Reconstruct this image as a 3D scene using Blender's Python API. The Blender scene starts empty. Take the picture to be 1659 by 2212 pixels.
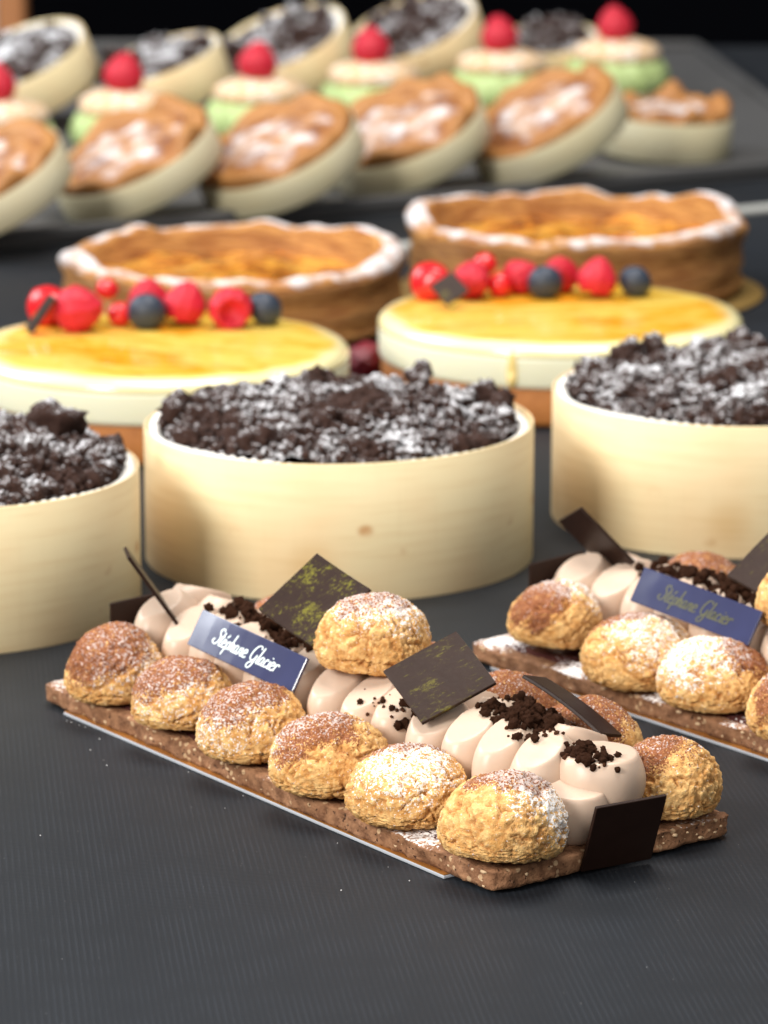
import bpy, bmesh, math, random
from mathutils import Vector, Matrix, noise
from mathutils.bvhtree import BVHTree

S = bpy.context.scene
COL = S.collection
R = math.radians

# ------------------------------------------------------------------ camera
cam = bpy.data.cameras.new('camera')
cam.sensor_fit = 'VERTICAL'
cam.sensor_height = 17.3
cam.lens = 17.3 * 8500 / 2212.0
cam.clip_start = 0.02
cam.clip_end = 60
cam.dof.use_dof = True
cam.dof.focus_distance = 1.235
cam.dof.aperture_fstop = 8.6
CAM = bpy.data.objects.new('camera', cam)
CAM.location = (0, 0, 0.399)
CAM.rotation_euler = (R(90 - 13.5), 0, 0)
COL.objects.link(CAM)
S.camera = CAM

# ------------------------------------------------------------------ light
W = bpy.data.worlds.new('World')
S.world = W
W.use_nodes = True
bg = W.node_tree.nodes['Background']
bg.inputs[0].default_value = (0.80, 0.90, 1.0, 1)
bg.inputs[1].default_value = 0.20


def area(name, loc, aim, size, power, col):
    l = bpy.data.lights.new(name, 'AREA')
    l.shape = 'RECTANGLE'
    l.size, l.size_y = size
    l.energy = power
    l.color = col
    o = bpy.data.objects.new(name, l)
    o.location = loc
    o.rotation_euler = (Vector(aim) - Vector(loc)).to_track_quat('-Z', 'Y').to_euler()
    COL.objects.link(o)


area('window_light', (-2.0, 2.45, 1.5), (0, 1.6, 0), (1.5, 1.2), 62, (0.93, 0.97, 1.0))
area('front_window_light', (-1.25, 0.05, 0.95), (0.0, 1.5, 0.02), (0.62, 0.62), 50, (1.0, 0.96, 0.90))
area('front_fill_light', (0.45, -0.75, 1.25), (0.05, 1.6, 0.02), (1.7, 1.0), 17, (1.0, 0.95, 0.88))  # added soft fill from behind the camera, brightens the right of the boxes
area('ceiling_light', (0.15, 1.75, 2.2), (0.05, 1.7, 0), (1.2, 1.2), 66, (1.0, 0.96, 0.9))

S.view_settings.view_transform = 'Standard'
S.view_settings.look = 'None'
S.view_settings.gamma = 1
S.view_settings.exposure = 0.0
S.cycles.use_denoising = True
S.cycles.max_bounces = 6
S.cycles.caustics_reflective = False
S.cycles.caustics_refractive = False


# ------------------------------------------------------------------ material helper
class NT:
    def __init__(s, name):
        s.m = bpy.data.materials.new(name)
        s.m.use_nodes = True
        s.t = s.m.node_tree
        s.b = s.t.nodes['Principled BSDF']
        s.tc = None

    def n(s, kind, **kw):
        x = s.t.nodes.new(kind)
        for k, v in kw.items():
            setattr(x, k, v)
        return x

    def L(s, a, b):
        s.t.links.new(a, b)

    def inp(s, sock, v):
        if isinstance(v, bpy.types.NodeSocket):
            s.L(v, sock)
        elif isinstance(v, (tuple, list)) and len(v) == 3 and sock.type == 'RGBA':
            sock.default_value = (*v, 1)
        else:
            sock.default_value = v

    def coord(s, which='Object', scale=None, off=None):
        if s.tc is None:
            s.tc = s.n('ShaderNodeTexCoord')
        if which == 'World':
            g = s.n('ShaderNodeNewGeometry')
            o = g.outputs['Position']
        else:
            o = s.tc.outputs[which]
        if scale or off:
            mp = s.n('ShaderNodeMapping')
            s.L(o, mp.inputs[0])
            if scale:
                mp.inputs['Scale'].default_value = scale
            if off:
                mp.inputs['Rotation'].default_value = off
            o = mp.outputs[0]
        return o

    def noise(s, scale, vec=None, detail=3, rough=0.55, dist=0.0):
        x = s.n('ShaderNodeTexNoise')
        s.L(vec or s.coord(), x.inputs['Vector'])
        x.inputs['Scale'].default_value = scale
        x.inputs['Detail'].default_value = detail
        x.inputs['Roughness'].default_value = rough
        x.inputs['Distortion'].default_value = dist
        return x.outputs[0]

    def voro(s, scale, vec=None, feature='F1', out=0):
        x = s.n('ShaderNodeTexVoronoi', feature=feature)
        s.L(vec or s.coord(), x.inputs['Vector'])
        x.inputs['Scale'].default_value = scale
        return x.outputs[out]

    def math(s, op, a, b=0.0, c=None):
        x = s.n('ShaderNodeMath', operation=op)
        s.inp(x.inputs[0], a)
        s.inp(x.inputs[1], b)
        if c is not None:
            s.inp(x.inputs[2], c)
        return x.outputs[0]

    def ramp(s, v, a, b, lo=0.0, hi=1.0):
        x = s.n('ShaderNodeMapRange', interpolation_type='SMOOTHSTEP')
        s.inp(x.inputs['Value'], v)
        x.inputs['From Min'].default_value = a
        x.inputs['From Max'].default_value = b
        x.inputs['To Min'].default_value = lo
        x.inputs['To Max'].default_value = hi
        return x.outputs[0]

    def mix(s, f, a, b):
        x = s.n('ShaderNodeMix', data_type='RGBA')
        s.inp(x.inputs[0], f)
        s.inp(x.inputs[6], a)
        s.inp(x.inputs[7], b)
        return x.outputs[2]

    def attr(s, name):
        x = s.n('ShaderNodeAttribute', attribute_name=name)
        return x.outputs['Fac']

    def normz(s):
        g = s.n('ShaderNodeNewGeometry')
        x = s.n('ShaderNodeSeparateXYZ')
        s.L(g.outputs['Normal'], x.inputs[0])
        return x.outputs[2]

    def bump(s, h, strength=0.5, dist=0.001):
        x = s.n('ShaderNodeBump')
        x.inputs['Strength'].default_value = strength
        x.inputs['Distance'].default_value = dist
        s.L(h, x.inputs['Height'])
        s.L(x.outputs[0], s.b.inputs['Normal'])

    def set(s, **kw):
        names = dict(col='Base Color', rough='Roughness', metal='Metallic', spec='Specular IOR Level',
                     sss='Subsurface Weight', coat='Coat Weight', coatr='Coat Roughness', sheen='Sheen Weight',
                     sheenr='Sheen Roughness', trans='Transmission Weight')
        for k, v in kw.items():
            s.inp(s.b.inputs[names[k]], v)
        return s

    def sssr(s, r, scale=1.0):
        s.b.inputs['Subsurface Radius'].default_value = r
        s.b.inputs['Subsurface Scale'].default_value = scale


M = {}


def plain(name, col, rough=0.6, **kw):
    t = NT(name)
    t.set(col=col, rough=rough, **kw)
    M[name] = t.m
    return t


# table cloth: charcoal ribbed vinyl
t = NT('charcoal_cloth')
rib_c = t.coord('World', off=(0, 0, R(-6.9)))
w = t.n('ShaderNodeTexWave', wave_type='BANDS', bands_direction='X', wave_profile='SIN')
t.L(rib_c, w.inputs['Vector'])
w.inputs['Scale'].default_value = 152
w.inputs['Distortion'].default_value = 0.4
w.inputs['Detail'].default_value = 1
w.inputs['Detail Scale'].default_value = 6
wv = t.n('ShaderNodeTexWave', wave_type='BANDS', bands_direction='Y', wave_profile='SIN')
t.L(rib_c, wv.inputs['Vector'])
wv.inputs['Scale'].default_value = 240
wv.inputs['Distortion'].default_value = 1.5
wsum = t.math('ADD', w.outputs['Fac'], t.math('MULTIPLY', wv.outputs['Fac'], 0.45))
wv_n = t.noise(420, t.coord('World'), 2)
hgt = t.math('ADD', wsum, t.math('MULTIPLY', wv_n, 0.8))
big = t.noise(3.5, t.coord('World'), 3)
cc = t.mix(t.ramp(big, 0.3, 0.7), (0.0050, 0.0068, 0.0102), (0.0075, 0.0098, 0.0142))
cc = t.mix(t.ramp(wsum, 0.80, 1.42, 0.0, 0.55), cc, t.mix(t.ramp(t.noise(60, t.coord('World'), 3), 0.35, 0.65), (0.010, 0.0125, 0.0165), (0.024, 0.029, 0.038)))
speck = t.ramp(t.noise(900, t.coord('World'), 1), 0.79, 0.82)
cc = t.mix(speck, cc, (0.2, 0.2, 0.2))
t.set(col=cc, rough=0.58, spec=0.24, sheen=0.03, sheenr=0.35)
hgt = t.math('ADD', hgt, t.math('MULTIPLY', t.noise(5, t.coord('World', scale=(1, .35, 1)), 2), 14.0))
t.bump(hgt, 0.10, 0.0004)
M['cloth'] = t.m

t = plain('tray_grey', (0.085, 0.083, 0.083), 0.5)
plain('trim_metal', (0.50, 0.50, 0.47), 0.45, metal=0.2)
plain('backdrop_black', (0.002, 0.0022, 0.004), 0.9, spec=0.1)
plain('floor_dark', (0.006, 0.006, 0.008), 0.9, spec=0.1)
plain('post_brown', (0.50, 0.20, 0.07), 0.6)
plain('post_pale', (0.85, 0.78, 0.72), 0.6)

# choux crust
t = NT('craquelin')
a_crack, a_cocoa, a_sugar = t.attr('crack'), t.attr('cocoa'), t.attr('sugar')
n1 = t.noise(260, detail=4)
n2 = t.noise(1300, detail=2)
c = t.mix(t.ramp(n1, 0.32, 0.68), (0.62, 0.315, 0.095), (0.82, 0.525, 0.215))
c = t.mix(t.ramp(n2, 0.56, 0.74, 0, 0.55), c, (0.86, 0.65, 0.34))
c = t.mix(t.ramp(n2, 0.42, 0.26, 0, 0.5), c, (0.42, 0.19, 0.055))
c = t.mix(t.math('MULTIPLY', a_crack, 0.80), c, (0.36, 0.130, 0.030))
ng = t.noise(1500, detail=2, rough=0.65)
ngl = t.noise(420, detail=2)
gr = t.math('ADD', t.math('MULTIPLY', ng, 0.65), t.math('MULTIPLY', ngl, 0.35))
fc = t.ramp(t.math('ADD', a_cocoa, t.math('MULTIPLY', t.math('SUBTRACT', gr, 0.5), 3.6)), 0.42, 0.80)
c = t.mix(fc, c, t.mix(t.ramp(n2, 0.3, 0.7), (0.18, 0.058, 0.022), (0.31, 0.115, 0.048)))
ng2 = t.noise(1250, t.coord(scale=(1, 1, 1.0), off=(1, 2, 3)), 2, 0.6)
gr2 = t.math('ADD', t.math('MULTIPLY', ng2, 0.7), t.math('MULTIPLY', ngl, 0.3))
fs = t.ramp(t.math('ADD', a_sugar, t.math('MULTIPLY', t.math('SUBTRACT', gr2, 0.5), 5.0)), 0.62, 0.92)
fs = t.math('MULTIPLY', fs, t.math('SUBTRACT', 1.0, t.math('MULTIPLY', a_crack, 0.6)))
fs = t.math('MULTIPLY', fs, t.math('SUBTRACT', 1.0, t.math('MULTIPLY', t.ramp(a_cocoa, 0.45, 1.0), 0.50)))
c = t.mix(fs, c, (0.86, 0.84, 0.83))
t.set(col=c, rough=0.85, spec=0.25)
hh = t.math('ADD', t.math('MULTIPLY', n2, 0.6), t.math('MULTIPLY', ng, 0.6))
t.bump(hh, 0.8, 0.0008)
M['craquelin'] = t.m

t = NT('choux_bun')
c = t.mix(t.noise(200), (0.40, 0.17, 0.045), (0.58, 0.32, 0.11))
t.set(col=c, rough=0.6)
t.bump(t.noise(500), 0.4, 0.0006)
M['bun'] = t.m

# piped cream
t = NT('coffee_cream')
c = t.mix(t.noise(40), (0.535, 0.395, 0.300), (0.58, 0.435, 0.335))
c = t.mix(t.ramp(t.voro(420), 0.055, 0.03), c, (0.36, 0.22, 0.14))
t.set(col=c, rough=0.38, sss=0.12, spec=0.4)
t.sssr((1.0, 0.55, 0.35), 0.004)
t.bump(t.noise(180, detail=2), 0.10, 0.0012)
M['cream'] = t.m

# chocolate crumbs
t = NT('cocoa_crumb')
c = t.mix(t.noise(900), (0.030, 0.012, 0.006), (0.095, 0.038, 0.020))
t.set(col=c, rough=0.95, spec=0.08)
t.bump(t.noise(1600, detail=3), 1.0, 0.0008)
M['crumb'] = t.m

# sugared crumble
t = NT('sugared_crumble')
wp = t.coord('World')
c = t.mix(t.noise(700, wp), (0.016, 0.007, 0.006), (0.060, 0.027, 0.018))
patch = t.noise(38, wp, 3)
fine = t.noise(800, wp, 3, 0.65)
m = t.math('ADD', t.math('MULTIPLY', t.math('SUBTRACT', patch, 0.5), 2.4),
           t.math('MULTIPLY', t.math('SUBTRACT', fine, 0.5), 2.6))
m = t.math('ADD', m, t.math('MULTIPLY', t.normz(), 0.62))
fs = t.ramp(m, 0.42, 1.0)
c = t.mix(t.math('MULTIPLY', fs, 0.86), c, (0.80, 0.81, 0.85))
t.set(col=c, rough=0.85, spec=0.25)
t.bump(t.noise(900, wp, 3), 0.9, 0.0009)
M['crumble'] = t.m

# chocolate squares, plain and gold flecked
t = NT('dark_chocolate')
c = t.mix(t.noise(120), (0.016, 0.0075, 0.005), (0.026, 0.0125, 0.009))
t.set(col=c, rough=0.42, spec=0.16)
t.bump(t.noise(350), 0.15, 0.0005)
M['choc'] = t.m


def gold_choc(name, lo, hi, streak):
    t = NT(name)
    base = t.mix(t.noise(120), (0.018, 0.0085, 0.006), (0.032, 0.016, 0.011))
    v = t.coord(scale=(1, streak, 1))
    big = t.noise(95, detail=2)
    f = t.noise(900, v, 5, 0.75)
    m = t.math('ADD', t.math('MULTIPLY', t.math('SUBTRACT', big, 0.5), 0.75), f)
    fs = t.ramp(m, lo, hi)
    c = t.mix(fs, base, t.mix(t.noise(500), (0.10, 0.092, 0.010), (0.22, 0.20, 0.03)))
    t.set(col=c, rough=0.45, spec=0.16)
    t.set(metal=t.math('MULTIPLY', fs, 0.35))
    t.bump(t.noise(450), 0.15, 0.0005)
    M[name] = t.m


gold_choc('gold_choc_heavy', 0.50, 0.76, 0.7)
gold_choc('gold_choc_light', 0.55, 0.90, 0.35)

t = NT('plaque_blue')
c = t.mix(t.noise(60), (0.026, 0.027, 0.066), (0.038, 0.043, 0.115))
t.set(col=c, rough=0.16, spec=0.7, coat=0.6, coatr=0.07)
t.bump(t.noise(55, detail=1), 0.12, 0.002)
M['plaque'] = t.m
plain('letter_silver', (0.72, 0.80, 0.80), 0.35, metal=0.1)  # same gold lettering, its whitish reflection put into the colour
plain('letter_gold', (0.085, 0.082, 0.03), 0.35, metal=0.2)

# shortbread base
t = NT('hazelnut_shortbread')
c = t.mix(t.ramp(t.noise(220, detail=4), 0.3, 0.7), (0.16, 0.070, 0.033), (0.34, 0.170, 0.086))
c = t.mix(t.ramp(t.noise(900), 0.6, 0.72, 0, 0.6), c, (0.42, 0.22, 0.13))
vs = t.voro(330, feature='F1')
vc = t.ramp(t.voro(330, feature='F1', out=1), 0.60, 0.66)
nut = t.math('MULTIPLY', t.ramp(vs, 0.36, 0.24), vc)
c = t.mix(t.math('MULTIPLY', nut, 0.7), c, (0.62, 0.42, 0.24))
pit = t.ramp(t.noise(650, detail=2), 0.36, 0.27)
c = t.mix(pit, c, (0.07, 0.028, 0.016))
su = t.ramp(t.math('ADD', t.math('MULTIPLY', t.attr('sugar'), 1.0),
                   t.math('MULTIPLY', t.math('SUBTRACT', t.noise(800, detail=3), 0.5), 2.6)), 0.52, 0.95)
c = t.mix(su, c, (0.84, 0.81, 0.80))
t.set(col=c, rough=0.8, spec=0.3)
t.bump(t.math('ADD', t.noise(600, detail=4), t.math('MULTIPLY', pit, -0.8)), 0.9, 0.0009)
M['shortbread'] = t.m
plain('nut_piece', (0.60, 0.42, 0.25), 0.6)

t = NT('dark_glaze')
c = t.mix(t.noise(90), (0.045, 0.014, 0.014), (0.085, 0.030, 0.026))
su = t.ramp(t.math('ADD', t.attr('sugar'), t.math('MULTIPLY', t.math('SUBTRACT', t.noise(800, detail=3), 0.5), 2.6)), 0.5, 0.95)
c = t.mix(su, c, (0.82, 0.79, 0.78))
t.set(col=c, rough=t.ramp(su, 0, 1, 0.25, 0.8), spec=0.5)
t.bump(t.noise(120, detail=2), 0.3, 0.0012)
M['glaze'] = t.m

plain('board_gold', (0.72, 0.33, 0.08), 0.28, metal=0.75)
plain('board_white', (0.40, 0.42, 0.46), 0.6)
plain('board_gold_dull', (0.42, 0.26, 0.08), 0.35, metal=0.5)

# veneer
def veneer(name, ca, cb, spots):
    t = NT(name)
    v = t.coord(scale=(1, 1, 14))
    g = t.noise(26, v, 5, 0.6)
    big = t.noise(16, detail=2)
    c = t.mix(t.ramp(big, 0.3, 0.7), ca, cb)
    c = t.mix(t.ramp(g, 0.42, 0.75, 0, 0.30), c, (0.62, 0.42, 0.19))
    fv = t.noise(420, t.coord(scale=(1, 1, 0.06)), 2)
    c = t.mix(t.ramp(fv, 0.5, 0.8, 0, 0.06), c, (0.55, 0.38, 0.18))
    if spots:
        d = t.noise(60, detail=2)
        vo = t.voro(44, t.coord(scale=(1, 1, 1.3)))
        k = t.ramp(vo, 0.20, 0.05, 0, 0.85)
        c = t.mix(t.math('MULTIPLY', k, t.ramp(d, 0.36, 0.52)), c, (0.50, 0.25, 0.09))
        vo2 = t.voro(16, t.coord(scale=(1, 1, 0.9), off=(0.4, 0.2, 0.9)))
        c = t.mix(t.ramp(vo2, 0.24, 0.06, 0, 0.42), c, (0.60, 0.34, 0.11))
    t.set(col=c, rough=0.55, spec=0.35)
    t.bump(g, 0.06, 0.0006)
    M[name] = t.m


veneer('veneer', (0.80, 0.60, 0.345), (0.79, 0.67, 0.41), True)
veneer('veneer_shaded', (0.56, 0.51, 0.33), (0.58, 0.53, 0.37), False)  # same veneer as the near boxes, greenish shade put into its colour
t = plain('liner_paper', (0.80, 0.78, 0.74), 0.8)

# cheesecake
t = NT('cheese_cream')
c = t.mix(t.noise(30), (0.86, 0.84, 0.60), (0.88, 0.87, 0.68))
t.set(col=c, rough=0.45, sss=0.2)
t.sssr((1, 0.8, 0.5), 0.004)
M['cheese'] = t.m
t = NT('caramel_glaze')
v = t.coord(scale=(1, 2.2, 1))
e = t.attr('edge')
n = t.math('ADD', t.noise(17, v, 5, 0.62, 0.6), t.math('MULTIPLY', t.math('SUBTRACT', t.noise(90, v, 4), 0.5), 0.35))
c = t.mix(t.ramp(n, 0.40, 0.66), (0.90, 0.63, 0.12), (0.84, 0.40, 0.014))
c = t.mix(t.ramp(n, 0.58, 0.72, 0, 0.6), c, (0.66, 0.22, 0.008))
c = t.mix(t.ramp(e, 0.0, 1.0), c, (0.89, 0.80, 0.44))
t.set(col=c, rough=0.16, spec=0.55, coat=0.4)
t.bump(t.noise(25, detail=2), 0.08, 0.003)
M['caramel'] = t.m
t = NT('orange_biscuit')
c = t.mix(t.noise(160), (0.33, 0.105, 0.020), (0.52, 0.20, 0.045))
t.set(col=c, rough=0.7)
t.bump(t.noise(400), 0.5, 0.001)
M['biscuit'] = t.m
plain('drip_caramel', (0.82, 0.62, 0.24), 0.2)

# berries
t = NT('raspberry_red')
c = t.mix(t.noise(120), (0.42, 0.008, 0.022), (0.57, 0.020, 0.045))
t.set(col=c, rough=0.55, sss=0.15, spec=0.35)
t.sssr((1, 0.2, 0.2), 0.003)
M['rasp'] = t.m
t = plain('currant_red', (0.58, 0.012, 0.018), 0.2)
t = NT('blueberry_skin')
c = t.mix(t.noise(140), (0.008, 0.012, 0.022), (0.032, 0.048, 0.085))
t.set(col=c, rough=0.5)
M['blue'] = t.m
plain('dark_berry_red', (0.16, 0.012, 0.02), 0.4)

# puff pastry
t = NT('puff_pastry')
v = t.coord(scale=(1, 1, 9))
lay = t.noise(60, v, 5, 0.65)
c = t.mix(t.ramp(lay, 0.30, 0.70), (0.30, 0.095, 0.016), (0.66, 0.325, 0.090))
c = t.mix(t.ramp(t.noise(25), 0.55, 0.75, 0, 0.6), c, (0.34, 0.11, 0.02))
su = t.math('ADD', t.attr('sugar'), t.math('MULTIPLY', t.math('SUBTRACT', t.noise(90, detail=4), 0.5), 2.2))
c = t.mix(t.ramp(su, 0.38, 1.05, 0, .92), c, (0.80, 0.77, 0.79))
t.set(col=c, rough=0.5, spec=0.4)
t.bump(lay, 0.9, 0.005)
M['puff'] = t.m
t = NT('baked_custard')
n = t.noise(34, detail=5, rough=0.62)
c = t.mix(t.ramp(n, 0.34, 0.60), (0.74, 0.37, 0.06), (0.44, 0.115, 0.010))
c = t.mix(t.ramp(n, 0.535, 0.60), c, (0.10, 0.022, 0.006))
t.set(col=c, rough=0.14, spec=0.6, coat=0.6)
t.bump(t.noise(75, detail=2), 0.8, 0.010)
M['custard'] = t.m
t = NT('sugared_pastry')
n = t.noise(45, detail=4)
c = t.mix(t.ramp(n, 0.3, 0.6), (0.42, 0.19, 0.055), (0.22, 0.075, 0.018))
c = t.mix(t.ramp(t.noise(85, detail=2), 0.60, 0.66), c, (0.09, 0.022, 0.02))
su = t.math('ADD', t.attr('sugar'), t.math('MULTIPLY', t.math('SUBTRACT', t.noise(60, detail=4), 0.5), 2.4))
c = t.mix(t.ramp(su, 0.30, 1.20, 0, .85), c, (0.82, 0.79, 0.80))
t.set(col=c, rough=0.7)
t.bump(n, 0.6, 0.004)
M['sugar_pastry'] = t.m
t = NT('golden_crust')
c = t.mix(t.noise(70, detail=3), (0.26, 0.092, 0.018), (0.47, 0.225, 0.065))
t.set(col=c, rough=0.6)
t.bump(t.noise(150), 0.5, 0.002)
M['golden'] = t.m
t = NT('pistachio_cream')
c = t.mix(t.noise(90), (0.34, 0.46, 0.15), (0.52, 0.62, 0.30))
c = t.mix(t.ramp(t.noise(220), 0.60, 0.68), c, (0.22, 0.30, 0.02))
t.set(col=c, rough=0.5)
M['pistachio'] = t.m
t = NT('tan_biscuit')
c = t.mix(t.noise(120), (0.64, 0.40, 0.19), (0.76, 0.56, 0.36))
c = t.mix(t.ramp(t.noise(160), 0.5, 0.62, 0, 0.8), c, (0.84, 0.78, 0.74))
t.set(col=c, rough=0.75)
M['tan'] = t.m


# ------------------------------------------------------------------ mesh helpers
def make_mesh(name, verts, faces, mat, smooth=True, attrs=None):
    me = bpy.data.meshes.new(name)
    me.from_pydata([tuple(v) for v in verts], [], faces)
    if mat:
        me.materials.append(M[mat])
    if smooth:
        me.polygons.foreach_set('use_smooth', [True] * len(me.polygons))
    for k, vals in (attrs or {}).items():
        a = me.attributes.new(k, 'FLOAT', 'POINT')
        a.data.foreach_set('value', vals)
    me.update()
    return me


def link(name, data, parent=None, loc=(0, 0, 0), rot=None, scale=None):
    o = bpy.data.objects.new(name, data)
    COL.objects.link(o)
    o.location = loc
    if rot is not None:
        o.rotation_euler = rot
    if scale is not None:
        o.scale = scale if isinstance(scale, (tuple, list)) else (scale,) * 3
    if parent:
        o.parent = parent
    return o


def obj(name, verts, faces, mat, parent=None, loc=(0, 0, 0), rot=None, smooth=True, attrs=None):
    return link(name, make_mesh(name, verts, faces, mat, smooth, attrs), parent, loc, rot)


def thing(name, label, cat, loc=(0, 0, 0), rot=None, group=None):
    o = link(name, None, None, loc, rot)
    return tag(o, label, cat, group)


def tag(o, label, cat, group=None):
    o['label'] = label
    o['category'] = cat
    if group:
        o['group'] = group
    return o


def structure(o):
    o['kind'] = 'structure'
    return o


_ico = {}


def ico(sub):
    if sub not in _ico:
        bm = bmesh.new()
        bmesh.ops.create_icosphere(bm, subdivisions=sub, radius=1)
        bm.verts.ensure_lookup_table()
        _ico[sub] = ([v.co.copy() for v in bm.verts], [[v.index for v in f.verts] for f in bm.faces])
        bm.free()
    return _ico[sub]


def lathe(profile, seg, fn=None):
    """profile: (r, z) pairs bottom to top outside; a zero radius closes to a point"""
    V, Fc, rings = [], [], []
    for k, (r, z) in enumerate(profile):
        if r < 1e-7:
            rings.append([len(V)])
            V.append(Vector((0, 0, z)))
        else:
            ring = []
            for i in range(seg):
                a = 2 * math.pi * i / seg
                p = Vector((r * math.cos(a), r * math.sin(a), z))
                if fn:
                    p = fn(p, a, k)
                ring.append(len(V))
                V.append(p)
            rings.append(ring)
    for A, B in zip(rings, rings[1:]):
        if len(A) == 1 and len(B) == 1:
            continue
        for i in range(seg):
            j = (i + 1) % seg
            if len(A) == 1:
                Fc.append([A[0], B[j], B[i]])
            elif len(B) == 1:
                Fc.append([A[i], A[j], B[0]])
            else:
                Fc.append([A[i], A[j], B[j], B[i]])
    return V, Fc


def slab(sx, sy, sz, bev=0.0003, cuts=0, curve=0.0):
    bm = bmesh.new()
    bmesh.ops.create_cube(bm, size=1)
    for v in bm.verts:
        v.co = Vector((v.co.x * sx, v.co.y * sy, v.co.z * sz))
    if bev:
        bmesh.ops.bevel(bm, geom=list(bm.edges), offset=bev, segments=2, affect='EDGES', profile=0.5)
    if cuts:
        bmesh.ops.subdivide_edges(bm, edges=[e for e in bm.edges if e.calc_length() > sx * 0.5], cuts=cuts, use_grid_fill=True)
        for v in bm.verts:
            v.co.z += curve * (v.co.x / sx * 2) ** 2
    V = [v.co.copy() for v in bm.verts]
    bm.verts.index_update()
    Fc = [[v.index for v in f.verts] for f in bm.faces]
    bm.free()
    return V, Fc


def smooth(x, a, b):
    t = min(1, max(0, (x - a) / (b - a)))
    return t * t * (3 - 2 * t)


def N(p, s, off=0.0):
    return noise.noise(Vector((p[0] * s + off, p[1] * s + off * 1.7, p[2] * s - off)))


# ------------------------------------------------------------------ setting
V, Fc = slab(5.0, 3.15, 0.04, 0.004)
structure(obj('table', V, Fc, 'cloth', None, (0, 1.80, -0.02), smooth=False))
# pale metal trim where two table tops meet, running at 32 degrees across the plan
V, Fc = slab(0.62, 0.014, 0.003, 0.0008)
structure(obj('table_trim', V, Fc, 'trim_metal', None, (0.262, 2.4955, 0.0018), (0, 0, R(32)), smooth=False))
structure(obj('floor', [(-6, -1, -0.75), (6, -1, -0.75), (6, 8, -0.75), (-6, 8, -0.75)], [[0, 1, 2, 3]], 'floor_dark'))
structure(obj('wall', [(-6, 6.5, -0.75), (6, 6.5, -0.75), (6, 6.5, 3.2), (-6, 6.5, 3.2)], [[3, 2, 1, 0]], 'backdrop_black'))

tr = thing('serving_tray', 'thin dark grey serving tray under the far rows of pastries', 'tray')
pts = [(-0.75, 2.03), (0.315, 2.655), (0.262, 3.31), (-0.75, 3.31)]
V = [Vector((x, y, z)) for z in (0.0008, 0.005) for x, y in pts]
obj('tray_plate', V, [[3, 2, 1, 0], [4, 5, 6, 7], [0, 1, 5, 4], [1, 2, 6, 5], [2, 3, 7, 6], [3, 0, 4, 7]], 'tray_grey', tr, smooth=False)
for a, b in zip(pts[:3], pts[1:]):
    d = Vector(b) - Vector(a)
    V, Fc = slab(d.length, 0.006, 0.007, 0.0012)
    obj('tray_rim', V, Fc, 'tray_grey', tr, ((a[0] + b[0]) / 2, (a[1] + b[1]) / 2, 0.0085), (0, 0, math.atan2(d.y, d.x)))

po = thing('wooden_post', 'brown post in the top left corner of the dark background', 'post', (-0.412, 4.2, -0.75))
V, Fc = slab(0.030, 0.05, 1.25, 0.003)
obj('post_face', V, Fc, 'post_brown', po, (0.016, 0, 0.625))
V, Fc = slab(0.07, 0.05, 1.25, 0.003)
obj('post_side', V, Fc, 'post_pale', po, (-0.0355, 0, 0.625))

# ------------------------------------------------------------------ lumps shared by crumbs
def lump_mesh(name, seed, mat, sub=3, amp=0.55):
    rnd = random.Random(seed)
    o = rnd.uniform(0, 50)
    V0, F0 = ico(sub)
    sc = Vector((rnd.uniform(.8, 1.15), rnd.uniform(.75, 1.1), rnd.uniform(.65, .95)))
    V = []
    for n in V0:
        d = 1 + amp * 0.9 * N(n, 1.2, o) + amp * 1.0 * abs(N(n, 2.6, o + 9)) + amp * 0.75 * N(n, 4.5, o + 20) + amp * .5 * N(n, 8, o + 30)
        V.append(Vector((n.x * sc.x, n.y * sc.y, n.z * sc.z)) * d)
    return make_mesh(name, V, F0, mat)


CRUMBS = [lump_mesh('crumb', 100 + i, 'crumb') for i in range(8)]
LUMPS = [lump_mesh('crumble_piece', 200 + i, 'crumble') for i in range(10)]

# ------------------------------------------------------------------ choux tart
# tart space: x runs along the tart (0 = near end), y = 0 at the long front edge, negative towards the back
RT = Vector((-0.5925, -0.8056, 0))            # picture right
TW = Vector((-0.783, 0.576, 0.233))           # towards the viewer
UP = Vector((0.188, -0.138, 0.972))           # picture up
TL, TWD, TZ = 0.264, 0.0987, 0.0080


def idir(r, u, w):
    return (RT * r + UP * u + TW * w).normalized()


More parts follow.
